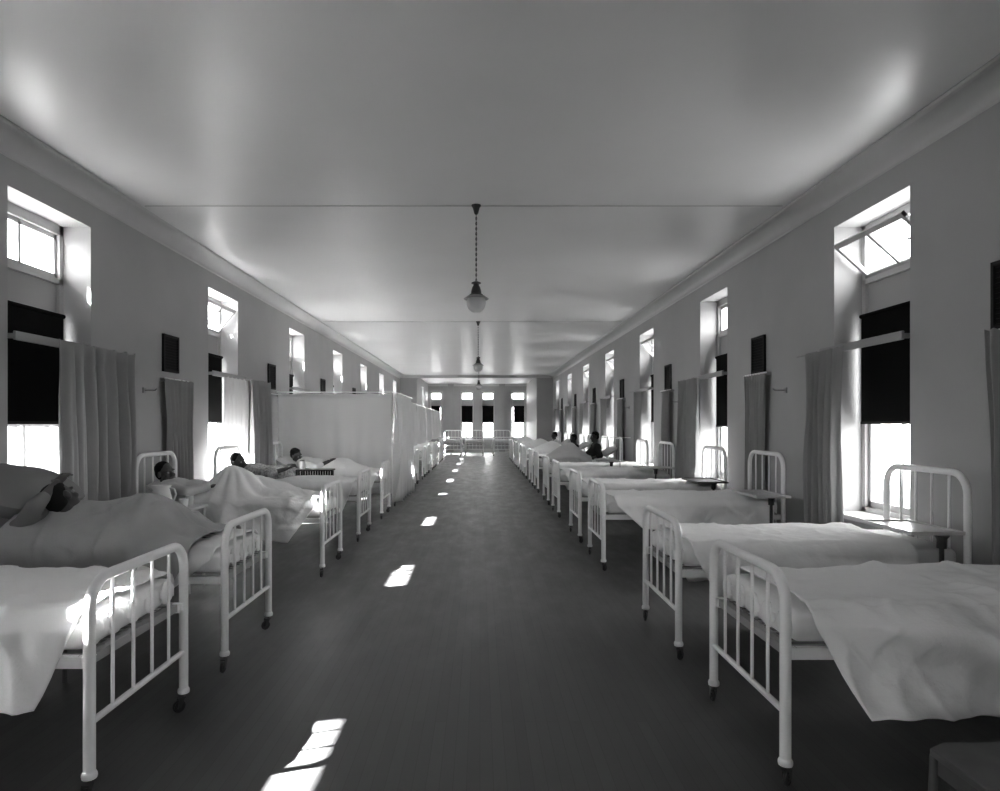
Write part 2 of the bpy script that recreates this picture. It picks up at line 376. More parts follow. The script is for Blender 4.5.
RZ = 2.30
for side, xw, sg in (('left', XL, -1), ('right', XR, 1)):
    for k in range(-1, 7):
        y = k*WP
        lab = nth(k) if k >= 0 else None
        if k >= 0:
            # rail board over the window and the curtain drawn to its far side
            if side == 'left' and k > 2: pass
            else:
                rail((y+W0-.03, RZ+.01), (y+W0+WW+.12, RZ+.01), xw, sg, 'flat wooden curtain rail across the %s %s-hand window' % (lab, side))
            if side == 'right':
                wA = .72 if k != 1 else .95
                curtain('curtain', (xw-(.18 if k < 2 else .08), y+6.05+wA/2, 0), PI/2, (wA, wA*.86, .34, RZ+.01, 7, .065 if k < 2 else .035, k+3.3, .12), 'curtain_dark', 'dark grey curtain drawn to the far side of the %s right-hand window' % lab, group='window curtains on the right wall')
            elif k == 0:
                curtain('curtain', (xw+.21, y+6.34, 0), PI/2, (1.2, 1.08, .3, RZ+.03, 7, .09, 5.6, .03), 'curtain', 'wide pale grey curtain in deep folds by the nearest left-hand window', group='window curtains on the left wall')
            elif k == 1:
                curtain('curtain', (xw+.2, y+6.98, 0), PI/2, (.86, .8, .3, RZ+.01, 6, .07, 5.2, .03), 'curtain', 'grey gathered curtain between the second left-hand window and the pale screen', group='window curtains on the left wall')
                curtain('curtain', (xw+.17, y+6.0, 0), PI/2, (.96, .96, .5, RZ-.01, 6, .03, 8.4), 'sheer', 'thin white sunlit curtain drawn over the second left-hand window', group='window curtains on the left wall', solid=0)
            else:
                curtain('curtain', (xw+.19, y+6.5, 0), PI/2, (.7, .62, .34, RZ-.03, 7, .04, k+.7, .1), 'curtain', 'grey curtain beside the %s left-hand window, mostly behind the pale screens' % lab, group='window curtains on the left wall')
        if side == 'left' and k < 0: continue
        # short rod, curtain and black wall register between the windows
        if side == 'left' and k > 1: 
            pass
        else:
            rz2 = 2.13 if side == 'left' else 2.20
            rail((y+(7.9 if k >= 0 else 7.6), rz2), (y+(8.56 if k >= 0 else 8.34), rz2), xw, sg, ('thin white rod on the left wall under the %s black wall register' % lab) if side == 'left' else ('thin white rod on the right wall under the %s black wall register' % nth(k+1)), False)
            if side == 'right':
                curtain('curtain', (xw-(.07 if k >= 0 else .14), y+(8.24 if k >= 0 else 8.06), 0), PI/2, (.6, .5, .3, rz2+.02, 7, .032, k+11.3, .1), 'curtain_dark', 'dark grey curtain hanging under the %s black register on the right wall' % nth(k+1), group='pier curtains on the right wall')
            elif k == 0:
                curtain('curtain', (xw+.09, y+8.28, 0), PI/2, (.78, .56, .3, rz2+.02, 7, .045, 4.4, .16), 'curtain', 'pale grey curtain bunched under the black register on the left wall', group='pier curtains on the left wall')
        ra, rb, ya, yb = 2.23, 2.68, y+(8.08 if side == 'right' else 7.98), y+(8.46 if side == 'right' else 8.38)
        root = empty('wall_register', (xw, (ya+yb)/2, ra))
        tag(root, ('black rectangular wall register, %s along the left wall' % nth(k)) if side == 'left' else ('black rectangular wall register, %s along the right wall' % nth(k+1)), 'wall vent', 'black wall registers')
        h = (yb-ya)/2; H = rb-ra
        mb = MB()
        for (p, q) in (((0, -h, 0), (-sg*.03, -h+.025, H)), ((0, h-.025, 0), (-sg*.03, h, H)), ((0, -h, 0), (-sg*.03, h, .025)), ((0, -h, H-.025), (-sg*.03, h, H))): mb.box(p, q)
        mb.obj('register_frame', M['registerframe'], root, 0)
        mb = MB(); mb.box((0, -h+.02, .02), (-sg*.008, h-.02, H-.02))
        for q in range(12): mb.box((-sg*.008, -h+.02, .035+q*.034), (-sg*.02, h-.02, .047+q*.034))
        mb.obj('register_grille', M['register'], root, 0)
        if k < 3:
            mb = MB(); mb.box((0, -.03, -.03), (-sg*.015, .03, .03)); mb.tube([(-sg*.01, 0, 0), (-sg*.13, 0, 0), (-sg*.15, 0, .02)], .008, 8)
            hk = mb.obj('wall_hook', M['rail'], None, 40); hk.location = (xw, y+7.55, 1.98)
            tag(hk, 'small metal wall hook on the %s wall, %s along it' % (side, nth(k if side == 'left' else k+1)), 'hook', 'wall hooks')

# sheer curtain low in the nearest left-hand window
root = empty('sash_curtain', (XL-.264, W0+.575, 0), PI/2); tag(root, 'thin white sash curtain low in the nearest left-hand window', 'curtain')
curtain_mesh(1.02, 1.02, .8, 1.72, 7, .011, 2.2).obj('curtain_cloth', M['sash_sheer'], root, 180)
mb = MB(); mb.tube([(-.52, 0, 1.725), (.52, 0, 1.725)], .005, 6); mb.obj('curtain_rod', M['iron'], root)

# pale cubicle screen across the left row, and the curtains along the aisle behind it
SY = 12.35
root = curtain('cubicle_curtain', ((XL+.06-1.62)/2, SY, 0), 0, (2.1, 2.1, .32, 2.17, 5, .012, 3.9), 'screen', 'pale cubicle curtain stretched across the left row from wall to aisle', group='cubicle curtains')
mb = MB(); mb.tube([(-1.07, 0, 2.185), (1.08, 0, 2.185)], .011, 8); mb.obj('curtain_rod', M['iron'], root)
root = curtain('cubicle_curtain', (-1.55, SY+1.35, 0), PI/2, (2.5, 2.4, .14, 2.18, 8, .10, 6.1), 'screen', 'pale cubicle curtain in deep folds along the aisle edge, nearest of those', group='cubicle curtains')
mb = MB(); mb.tube([(-1.35, 0, 2.185), (1.6, 0, 2.185)], .011, 8); mb.obj('curtain_rod', M['iron'], root)
for i, (y0, w) in enumerate(((16.0, 2.6), (19.4, 2.3), (22.4, 2.4), (25.6, 2.5), (28.8, 2.2))):
    root = curtain('cubicle_curtain', (-1.78-.02*i, y0+w/2, 0), PI/2, (w, w*.95, 1.02, 2.15, 6, .09, i*3.3+1), 'screen', 'pale cubicle curtain above the left beds, %s beyond the deep-folded one' % ['next', 'second', 'third', 'fourth', 'last'][i], group='cubicle curtains')
    mb = MB(); mb.tube([(-w/2-.35, 0, 2.155), (w/2+.35, 0, 2.155)], .011, 8); mb.obj('curtain_rod', M['iron'], root)

# ------------------------------------------------------------------ beds
BL, BW = 1.95, .45   # length, half width between post centres
def arch(x, h, r, hw=BW, z0=.115, n=7):
    pts = [(x, -hw, z0), (x, -hw, .4), (x, -hw, h-r)]
    for i in range(1, n+1):
        a = PI/2*i/n; pts.append((x, -hw+r*(1-math.cos(a)), h-r+r*math.sin(a)))
    for i in range(0, n+1):
        a = PI/2*i/n; pts.append((x, hw-r+r*math.sin(a), h-r+r*math.cos(a)))
    return pts + [(x, hw, .4), (x, hw, z0)]
def make_bed():
    root = empty('hospital_bed')
    def end(name, x, h, lowz, r):
        mb = MB(); mb.tube(arch(x, h-.024, r), .0245, 12)
        for s in (-1, 1): mb.lathe([(.0, -.012), (.030, -.010), (.032, .0), (.031, .010), (.0255, .020), (.0, .026)], (x, s*BW, .115), 14)
        fr_ = mb.obj(name, M['iron'], root, 50)
        mb = MB(); mb.tube([(x, -BW, lowz), (x, BW, lowz)], .0155, 10); mb.obj('cross_rail', M['iron'], root)
        for q in range(4):
            yy = -BW+BW*2*(q+1)/5
            mb = MB(); mb.tube([(x, yy, lowz), (x, yy, h-.03)], .0088, 8); mb.obj('spindle', M['iron'], root)
    end('footboard_frame', 0, .96, .335, .13); end('headboard_frame', BL, 1.29, .45, .15)
    for x in (0, BL):
        for s in (-1, 1):
            mb = MB(); mb.tube([(x, s*BW, .12), (x, s*BW, .085)], .009, 8)
            mb.box((x-.006, s*BW-.016, .078), (x+.03, s*BW+.016, .088))
            for q in (-1, 1): mb.add([(x-.004, s*BW+q*.015-.002, .088), (x+.03, s*BW+q*.015-.002, .088), (x+.034, s*BW+q*.015-.002, .03), (x+.018, s*BW+q*.015-.002, .03), (x-.004, s*BW+q*.015+.002, .088), (x+.03, s*BW+q*.015+.002, .088), (x+.034, s*BW+q*.015+.002, .03), (x+.018, s*BW+q*.015+.002, .03)], [(0,1,2,3),(7,6,5,4),(0,4,5,1),(1,5,6,2),(2,6,7,3),(3,7,4,0)])
            c = mb.obj('caster', M['caster'], None)
            mb = MB(); pr = [(.0, -.009), (.012, -.011), (.014, -.005), (.026, -.005), (.029, -.009), (.034, -.006), (.035, 0), (.034, .006), (.029, .009), (.026, .005), (.014, .005), (.012, .011), (.0, .009)]
            mb.lathe(pr, (0, 0, 0), 16); mb.v = [(v[0]+x+.025, v[2]+s*BW, v[1]+.036) for v in mb.v]; mb.f = [tuple(reversed(f)) for f in mb.f]
            wh = mb.obj('wheel', M['rubber'], c)
            for oo, off in ((c, 0), (wh, 0)):
                oo.data.transform(Matrix.Translation((-x, -s*BW, 0)))
            c.location = (x, s*BW, 0); c.rotation_euler = (0, 0, 1.15+.35*s+.4*x); c.parent = root
    for s in (-1, 1):
        mb = MB(); mb.box((.0, s*(BW-.02), .56), (BL, s*(BW-.015), .61)); mb.box((.0, s*(BW-.02), .605), (BL, s*(BW-.055), .61)); mb.obj('side_rail', M['iron'], root, 0)
    mb = MB()
    for q in range(13): yy = -.4+.8*q/12; mb.tube([(.04, yy, .612), (BL-.04, yy, .612)], .004, 5)
    for q in range(11): xx = .06+(BL-.12)*q/10; mb.tube([(xx, -.43, .606), (xx, .43, .606)], .005, 5)
    for xx in (.03, BL-.03): mb.box((xx-.02, -BW+.02, .57), (xx+.02, BW-.02, .61))
    mb.obj('bed_spring', M['spring'], root, 40)
    # corner castings that clamp the rails to the posts
    for x in (0, BL):
        for s in (-1, 1):
            mb = MB(); xi = 1 if x == 0 else -1; mb.box((x, s*(BW-.055), .56), (x+xi*.05, s*(BW-.012), .612)); mb.obj('corner_casting', M['iron'], root, 0, .006)
    # mattress with a rolled edge and tufts along its faces
    mb = MB()
    def fn(u, v):
        a = 2*PI*v; x0, x1, z0, z1 = .04, BL-.04, .618, .765
        hw = .425; r = .05
        # superellipse section across, ends rounded
        c, s_ = math.cos(a), math.sin(a)
        yy = hw*math.copysign(abs(c)**.22, c); zz = (z0+z1)/2+(z1-z0)/2*math.copysign(abs(s_)**.45, s_)
        e = min(u, 1-u)*(x1-x0); t = 1 if e > r else math.sqrt(max(0, 1-(1-e/r)**2))
        yy *= .93+.07*t; zz = (z0+z1)/2+(zz-(z0+z1)/2)*(.35+.65*t)
        xx = x0+(x1-x0)*u
        bulge = .010*math.sin(yy*PI/.14)*(1 if u < .02 or u > .98 else 0)
        return (xx-bulge*(1 if u < .5 else -1), yy, zz)
    us = 40; mb.grid(lambda u, v: fn((.5-.5*math.cos(PI*u))*1.0, v), us, 48)
    n48 = 49; mb.f.append(tuple(range(0, 48))); mb.f.append(tuple((us*n48)+i for i in range(47, -1, -1)))
    mt = mb.obj('mattress', M['mattress'], root, 60)
    mb = MB()
    for q in range(5):       # rolled tufts on the foot end
        yy = -.34+.17*q
        mb.ell((.045, yy, .69), (.022, .075, .062), None, 14, 8)
    mb.obj('mattress_edge', M['mattress'], mt, 60)
    return root

def cover_mesh(H, x0=.1, x1=1.86, skL=.40, skR=.40, slantL=.5, slantR=.5, seed=1.0, wr=.012, hw=.44, nx=84, nt=88, fold=.035, swoop=0.0):
    """bed cover: H(x, y) is its height on top; it hangs down both sides (y<0: L, y>0: R)"""
    mb = MB(); tot = skL+2*hw+skR
    def fn(u, v):
        t = -hw-skL+tot*v; x = x0+(x1-x0)*u
        yc = max(-hw, min(hw, t)); drop = max(0, abs(t)-hw)
        sk, sl = (skL, slantL) if t < 0 else (skR, slantR)
        z = H(x, yc)
        e = ss(hw-.09, hw, abs(yc)); z -= .03*e*e
        if drop > 0:
            x = x + sl*drop*(1-u)**1.3
            sg = 1 if t > 0 else -1
            amp = fold*ss(.02, .3, drop)
            w = amp*math.sin(x*8.5+seed*2+1.3*fbm(x*2, seed)+drop*3.5) + .55*amp*math.sin(x*19+seed-drop*5)
            y = sg*(hw+.028+.05*ss(0, .5, drop)+w); zz = z-drop*(.97+.05*fbm(x*3, seed, 4)) - .02
            zz = max(zz, .24)
        else: y = yc; zz = z
        wx = x+.12*fbm(x*2, t*2, seed); wt = t+.12*fbm(x*2+5, t*2, seed)
        def crease(ax, at, fq, ph):
            q = fbm((wx*ax+wt*at)*fq+ph, (wt*ax-wx*at)*fq*.28, seed+ph)
            return max(0, 1-abs(q)*4.5)**2
        n = wr*(.8*fbm(x*2.6+seed*7, t*2.3, seed)+.5*fbm(x*6+seed*3, t*5.5, seed+3)+.3*fbm(x*13, t*12, seed+5))
        n += wr*(.8*crease(.94, .34, 2.6, 1.7)*ss(.0, .35, fbm(x*1.7, t*1.7, seed+20)+.25)+.6*crease(.5, .87, 3.6, 6.1)*ss(.0, .4, fbm(x*1.9, t*1.9, seed+30)+.1)+.5*crease(.9, -.44, 5.2, 3.3)*ss(0, .4, fbm(x*2.2, t*2.2, seed+40)))
        if swoop and t*swoop > 0 and abs(t) > hw-.2:
            d = abs(t)-hw+.2; ph = d*13-x*3.0+.9*fbm(x*1.6, d*2, seed)
            w = abs(swoop)*ss(0, .25, d)*ss(.15, .6, x)*((math.sin(ph)*.5+.5)**2.2)*(1.1-.5*ss(.5, .75, d))
            y += w*(1 if t > 0 else -1)*(1 if drop > 0 else .3); zz += w*.35
        if drop > 0: y += n*1.5*(1 if t > 0 else -1)
        else: zz += n + wr*.6
        return (x, y, zz)
    mb.grid(fn, nx, nt); return mb
def pillow_mesh(lx, ly, h):
    mb = MB()
    for sgn in (1, -1):
        def fn(u, v):
            a, c = 2*u-1, 2*v-1
            k = (max(0, 1-a**4)*max(0, 1-c**4))**.5*(.72+.28*math.cos(a*1.3)*math.cos(c*1.3))
            pin = 1-.09*a*a*c*c
            z = sgn*h*k*(1+.12*fbm(a*1.7, c*1.7, 4))
            return (lx/2*a*pin, ly/2*c*pin, z)
        m2 = MB(); m2.grid(fn, 22, 28)
        if sgn < 0: m2.f = [tuple(reversed(f)) for f in m2.f]
        mb.add(m2.v, m2.f)
    return mb

BEDY_R = [3.39, 4.97, 7.72, 9.43, 11.85, 13.6, 15.95, 17.65, 19.95, 21.6, 23.9, 25.6, 27.9, 29.6]
BEDY_L = [3.28, 4.78, 7.46, 9.55, 11.7, 13.45, 15.7, 17.4, 19.7, 21.3, 23.7, 25.3, 27.6, 29.3]
proto = make_bed(); first = True
beds = []
labR = {0: 'with tufted mattress end, nearest on the right', 1: 'second on the right, a wide bedside tray at its head', 2: 'third on the right, dark bracket under its bedside tray', 3: 'fourth on the right, standing before the second right-hand window'}
labL = {0: 'nearest on the left, sunlit sheet hanging from it', 1: 'second on the left, person under grey blanket in it', 2: 'third on the left, person with raised knees in it', 3: 'fourth on the left, person in mottled pyjamas in it', 4: 'fifth on the left, just before the pale cubicle curtain'}
for side in ('R', 'L'):
    for i, y in enumerate(BEDY_R if side == 'R' else BEDY_L):
        o = proto if first else copy_tree(proto); first = False
        o.location = (FOOT_R if side == 'R' else FOOT_L, y, 0); o.rotation_euler = (0, 0, 0 if side == 'R' else PI)
        d = (labR if side == 'R' else labL).get(i) or ('%s from the camera in the %s-hand row' % (ORD[i], 'right' if side == 'R' else 'left'))
        tag(o, 'white iron hospital bed, '+d, 'bed', 'white iron beds in the %s row' % ('right' if side == 'R' else 'left'))
for x, d in ((-1.4, 'left'), (-.28, 'middle'), (1.15, 'right')):
    o = copy_tree(proto); o.location = (x, 33.4, 0); o.rotation_euler = (0, 0, PI/2)
    tag(o, 'white iron bed facing the aisle at the far end, %s of three' % d, 'bed', 'beds at the far end of the ward')

MT = .775
def flat(x, y): return MT+.006
def place(o, side, y, dx=0):
    o.location = (FOOT_R+dx if side == 'R' else FOOT_L-dx, y, 0); o.rotation_euler = (0, 0, 0 if side == 'R' else PI); return o
covers = {}
def mound(peaks, base=MT+.006):
    """peaks: (x, y, height, sx_foot, sx_head, sy)"""
    def H(x, y):
        z = base
        for (px, py, h, sf, sh, sy) in peaks:
            dx = (x-px)/(sf if x < px else sh); dy = (y-py)/sy
            z = max(z, base+h*math.exp(-(dx*dx)-(dy*dy)))
        return z
    return H
flat_variants = [cover_mesh(flat, .1, 1.84, .30, .40, 1.0, .6, 2.3, .018).mesh('bedspread', M['sheet'], 180),
                 cover_mesh(flat, .1, 1.84, .32, .36, .7, .5, 5.1, .02).mesh('bedspread', M['sheet'], 180),
                 cover_mesh(flat, .12, 1.84, .28, .30, 1.1, .5, 9.7, .018).mesh('bedspread', M['sheet'], 180)]
def spread_obj(mesh, name='bedspread'):
    o = bpy.data.objects.new(name, mesh); COL.objects.link(o); md = o.modifiers.new('thick', 'SOLIDIFY'); md.thickness = .007; md.offset = 1; return o

def spread_label(side, i, adj='white'): return '%s bedspread draped over the %s bed in the %s-hand row' % (adj, nth(i), 'right' if side == 'R' else 'left')
# right row: near side is local y<0
o = cover_mesh(flat, .12, 1.86, .40, .3, .48, .3, 1.4, .026, nx=150, nt=150, fold=.03, swoop=-.12).mesh('bedspread', M['sheet'], 180)
tag(place(spread_obj(o), 'R', BEDY_R[0]), 'white bedspread with a long slanting corner over the nearest right-hand bed', 'bedspread', 'bedspreads of the right row')
o = cover_mesh(flat, .1, 1.60, .30, .42, .45, .6, 6.6, .022, nx=120, nt=110, swoop=-.05).mesh('bedspread', M['sheet'], 180)
tag(place(spread_obj(o), 'R', BEDY_R[1]), spread_label('R', 1, 'creased white'), 'bedspread', 'bedspreads of the right row')
for i in range(2, 14):
    if i == 6:
        H = mound([(.78, -.05, .36, .42, .34, .36), (.95, .05, .2, .6, .4, .4)])
        me = cover_mesh(H, .1, 1.25, .35, .35, .3, .3, 3.9, .016).mesh('bedspread', M['sheet_grey'], 180)
    elif i in (8, 10):
        H = mound([(.8, 0, .26+.02*i/10, .5, .4, .34)])
        me = cover_mesh(H, .1, 1.4, .35, .35, .3, .3, 3.9+i, .016).mesh('bedspread', M['sheet'], 180)
    elif i == 12:
        me = cover_mesh(mound([(.5, 0, .3, .3, .4, .3)]), .1, 1.6, .35, .35, .3, .3, 3.9+i, .016).mesh('bedspread', M['sheet'], 180)
    else: me = flat_variants[i % 3]
    tag(place(spread_obj(me), 'R', BEDY_R[i]), spread_label('R', i, 'white' if i not in (6, 8, 10, 12) else 'peaked'), 'bedspread', 'bedspreads of the right row')
# left row: near side is local y>0
o = cover_mesh(lambda x, y: MT+.008+.03*ss(.4, 1.1, x), .06, 1.7, .1, .33, .1, .45, 4.4, .024, nx=110, nt=100, fold=.04).mesh('bedspread', M['sheet'], 180)
tag(place(spread_obj(o), 'L', BEDY_L[0]), 'white bedspread with a bright strip of sun on the nearest left-hand bed', 'bedspread', 'bedspreads of the left row')
o = cover_mesh(flat, .08, 1.4, .28, .24, .3, 1.2, 7.4, .014, fold=.015).mesh('bedspread', M['sheet'], 180)
tag(place(spread_obj(o), 'L', BEDY_L[1]), 'white sheet under the grey blanket on the second left-hand bed', 'bedspread', 'bedspreads of the left row')
def H2(x, y):
    z = MT+.02
    z += .30*math.exp(-((x-.66)/(.25 if x < .66 else .5))**2-((y-.0)/.36)**2) * .95
    z = max(z, MT+.03+.22*ss(.35, .9, x)*math.exp(-(y/.42)**2))
    a = math.atan2(y-.02, x-.68); r = math.hypot(x-.68, y-.02)
    z += .02*math.sin(a*9+1.5*fbm(x*3, y*3, 8))*ss(.08, .25, r)*(1-ss(.5, 1.0, r))*ss(.22, .4, x)
    return z
o = cover_mesh(H2, .22, 1.5, .30, .42, .3, .5, 2.9, .026, hw=.46, nx=110, nt=120, fold=.04).mesh('blanket', M['blanket'], 180)
tag(place(spread_obj(o, 'blanket'), 'L', BEDY_L[1]), 'dark grey wool blanket heaped over the person in the second left-hand bed', 'blanket')
def H3(x, y):
    z = mound([(1.07, .12, .34, .36, .26, .24), (.95, -.1, .2, .5, .4, .4)])(x, y)
    a = math.atan2(y-.12, x-1.07); r = math.hypot(x-1.07, y-.12)
    return z+.022*math.sin(a*11+2*fbm(x*3, y*3))*ss(.06, .2, r)*(1-ss(.4, .75, r))
o = cover_mesh(H3, .08, 1.42, .32, .36, .3, .7, 8.8, .022, nx=110, nt=110, fold=.05).mesh('bedspread', M['sheet'], 180)
tag(place(spread_obj(o), 'L', BEDY_L[2]), 'white sheet tented over raised knees on the third left-hand bed', 'bedspread', 'bedspreads of the left row')
o = cover_mesh(mound([(.75, 0, .07, .6, .5, .34)]), .08, 1.25, .32, .36, .3, .4, 1.8, .02).mesh('bedspread', M['sheet'], 180)
tag(place(spread_obj(o), 'L', BEDY_L[3]), 'pale rumpled sheet over the person in the fourth left-hand bed', 'bedspread', 'bedspreads of the left row')
o = cover_mesh(mound([(.78, .05, .21, .4, .3, .3), (1.2, 0, .13, .4, .4, .3)]), .08, 1.42, .32, .36, .3, .4, 6.1, .02).mesh('bedspread', M['sheet'], 180)
tag(place(spread_obj(o), 'L', BEDY_L[4]), 'white sheet peaked over bent knees on the fifth left-hand bed', 'bedspread', 'bedspreads of the left row')
for i in range(5, 14):
    tag(place(spread_obj(flat_variants[i % 3]), 'L', BEDY_L[i]), spread_label('L', i), 'bedspread', 'bedspreads of the left row')
for x, d in ((-1.4, 'left'), (-.28, 'middle'), (1.15, 'right')):
    o = spread_obj(flat_variants[1]); o.location = (x, 33.4, 0); o.rotation_euler = (0, 0, PI/2)
    tag(o, 'white bedspread on the %s of three beds at the far end' % d, 'bedspread', 'bedspreads at the far end')
# pillows
pm = pillow_mesh(.40, .66, .075).mesh('pillow', M['pillow'], 180)
def pillow(side, i, lean=0, z=None, x=1.66, y=0, me=None, label=None):
    o = bpy.data.objects.new('pillow', me or pm); COL.objects.link(o)
    sx = 1 if side == 'R' else -1
    o.location = ((FOOT_R if side == 'R' else FOOT_L)+sx*x, (BEDY_R if side == 'R' else BEDY_L)[i]+sx*y, z if z else MT+.085)
    o.rotation_mode = 'XYZ'; o.rotation_euler = (0, -lean, 0 if side == 'R' else PI)
    tag(o, label or ('white pillow at the head of the %s bed in the %s-hand row' % (nth(i), 'right' if side == 'R' else 'left')), 'pillow', 'pillows of the %s row' % ('right' if side == 'R' else 'left'))
for i in range(14):
    if i in (6, 8, 10): pillow('R', i, .5, .95, 1.72)
pillow('L', 2, .3, .89, 1.72, .05); pillow('L', 3, .35, .91, 1.72); pillow('L', 4, .4, .92, 1.66)
for i in range(6, 14): pillow('L', i, .12)
pg = pillow_mesh(.72, .84, .19).mesh('pillow', M['pillow_grey'], 180)
pillow('L', 1, .22, 1.10, 1.78, -.12, pg, 'big dark grey pillow behind the head in the second left-hand bed')
pillow('L', 1, .2, .875, 1.60, .06, pillow_mesh(.46, .72, .09).mesh('pillow', M['pillow_grey'], 180), 'lower grey pillow under the big one in the second left-hand bed')

# ------------------------------------------------------------------ people
def remesh(mb, name, m, parent, vox, smooth=4):
    o = mb.obj(name, m, parent, 180)
    r = o.modifiers.new('r', 'REMESH'); r.mode = 'VOXEL'; r.voxel_size = vox
    s = o.modifiers.new('s', 'SMOOTH'); s.factor = .5; s.iterations = smooth
    dg = bpy.context.evaluated_depsgraph_get(); ev = o.evaluated_get(dg)
    me = bpy.data.meshes.new_from_object(ev); o.modifiers.clear(); old = o.data; o.data = me; bpy.data.meshes.remove(old); me.name = name
    me.polygons.foreach_set('use_smooth', [True]*len(me.polygons))
    if not me.materials: me.materials.append(m)
    return o
def hand(mb, w, d, nrm, flip=1, curl=.5, s=1.0):
    """wrist w, direction d, back-of-hand normal nrm"""
    d = Vector(d).normalized(); n = Vector(nrm); n = (n-d*n.dot(d)).normalized(); sd = d.cross(n)*flip
    w = Vector(w); R = Matrix((d, sd, n)).transposed()
    mb.ell(w+d*.05*s, (.055*s, .042*s, .017*s), R, 14, 8)
    for q, (off, ln) in enumerate(((-.03, .068), (-.01, .078), (.011, .073), (.03, .056))):
        p = w+d*.09*s+sd*off*s; a = curl*.35
        for seg, l in enumerate((.45, .32, .25)):
            dd = d*math.cos(a)-n*math.sin(a); p2 = p+dd*ln*l*s
            mb.cap(p, p2, .0092*s, .0086*s); p = p2; a += curl*.6
    p = w+d*.02*s-sd*.032*s; dd = (d*.75-sd*.65-n*.25).normalized(); mb.cap(p, p+dd*.04*s, .0125*s, .011*s)
    dd2 = (d*.9-sd*.25-n*.4).normalized(); mb.cap(p+dd*.04*s, p+dd*.04*s+dd2*.03*s, .011*s, .009*s)
LEGH = {}
def person(side, i, label, head, fwd, up, chest, hip, knee, ankle, arms, skin='skin', gown='gown', neckline=True, eyes=True, hair='full', sleeve=.35):
    """all points in bed-local coordinates; arms: list of (shoulder, elbow, wrist, hand normal)"""
    y = (BEDY_R if side == 'R' else BEDY_L)[i]
    root = empty('person', (FOOT_R if side == 'R' else FOOT_L, y, 0), 0 if side == 'R' else PI); tag(root, label, 'person')
    head = Vector(head); chest = Vector(chest); hip = Vector(hip); F = Vector(fwd).normalized(); U = Vector(up); U = (U-F*U.dot(F)).normalized(); S = U.cross(F)
    R = Matrix((F, S, U)).transposed()
    def h(x, yy, z): return head+R @ Vector((x, yy, z))
    b = MB()
    b.ell(h(-.012, 0, .03), (.096, .076, .088), R); b.ell(h(.022, 0, -.045), (.068, .06, .078), R)
    b.cap(h(.086, 0, .015), h(.104, 0, -.028), .011, .017)
    for s in (-1, 1):
        b.ell(h(.098, s*.014, -.032), (.012, .011, .009), R); b.ell(h(.074, s*.034, .026), (.02, .028, .012), R)
        b.ell(h(.062, s*.042, -.03), (.026, .022, .022), R); b.ell(h(-.004, s*.08, -.008), (.022, .012, .034), R)
    b.ell(h(.083, 0, -.062), (.014, .03, .009), R); b.ell(h(.08, 0, -.076), (.014, .026, .01), R); b.ell(h(.066, 0, -.105), (.024, .028, .02), R)
    neck = h(-.025, 0, -.07); nb = chest+(head-chest)*.42
    b.cap(neck, nb, .054, .062)
    ax = (nb-hip).normalized()
    side_v = (Vector(arms[0][0])-Vector(arms[1][0])).normalized()
    back = ax.cross(side_v).normalized()
    RT = Matrix((back, side_v, ax)).transposed()
    b.ell(chest, (.115, .165, .19), RT); b.ell(hip.lerp(chest, .45), (.105, .145, .17), RT); b.ell(hip, (.115, .165, .13), RT)
    g = MB()
    g.ell(chest, (.130, .182, .2), RT); g.ell(hip.lerp(chest, .45), (.122, .163, .18), RT); g.ell(hip, (.125, .18, .14), RT)
    for (sh, el, wr_, hn) in arms:
        sh = Vector(sh); el = Vector(el); wr_ = Vector(wr_)
        b.ell(sh, (.062,)*3); b.cap(sh, el, .05, .041); b.cap(el, wr_, .04, .028)
        hand(b, wr_, wr_-el, hn, 1, .6)
        g.ell(sh, (.078,)*3); g.cap(sh, el, .066, .057); g.cap(el, el.lerp(wr_, sleeve), .055, .046)
        g.cap(sh, chest+(sh-chest)*.4, .075, .09)
        b.cap(sh, chest+(sh-chest)*.4, .062, .08)
    for s, (k_, a_) in zip((1, -1), (knee, ankle) if False else ((knee[0], ankle[0]), (knee[1], ankle[1]))):
        hp = hip+side_v*.09*s; k_ = Vector(k_); a_ = Vector(a_); HF = LEGH.get((side, i), flat)
        hp.z = min(hp.z, HF(hp.x, hp.y)-.06); k_.z = min(k_.z, HF(k_.x, k_.y)-.1); a_.z = min(a_.z, HF(a_.x, a_.y)-.08)
        b.cap(hp, k_, .075, .052); b.cap(k_, a_, .052, .036); b.cap(a_, a_+Vector((-.16, 0, -.02)), .036, .026)
    remesh(b, 'body', M[skin], root, .0075, 3)
    remesh(g, 'gown', M[gown], root, .014, 4)
    if hair:
        hm = MB(); hm.ell(h(-.028, 0, .045), (.095, .083, .084), R); hm.ell(h(-.05, 0, .0), (.068, .078, .08), R)
        if hair == 'full': hm.ell(h(.0, 0, .075), (.07, .07, .05), R)
        remesh(hm, 'hair', M['hair'], root, .01, 2)
    if eyes:
        for s in (-1, 1):
            e = MB(); e.ell(h(.078, s*.031, .004), (.0125,)*3, None, 12, 8); e.obj('eye', M['eye'], root, 180)
    return root

MDL3 = mound([(1.07, .12, .33, .34, .30, .24), (.92, -.1, .2, .5, .4, .4)]); MDL5 = mound([(.78, .05, .21, .4, .3, .3), (1.2, 0, .13, .4, .4, .3)])
LEGH.update({('L', 1): H2, ('L', 2): MDL3, ('L', 4): MDL5, ('L', 3): mound([(.75, 0, .07, .6, .5, .34)]), ('R', 6): mound([(.78, -.05, .36, .42, .34, .36)]), ('R', 8): mound([(.8, 0, .26, .5, .4, .34)]), ('R', 10): mound([(.8, 0, .26, .5, .4, .34)])})
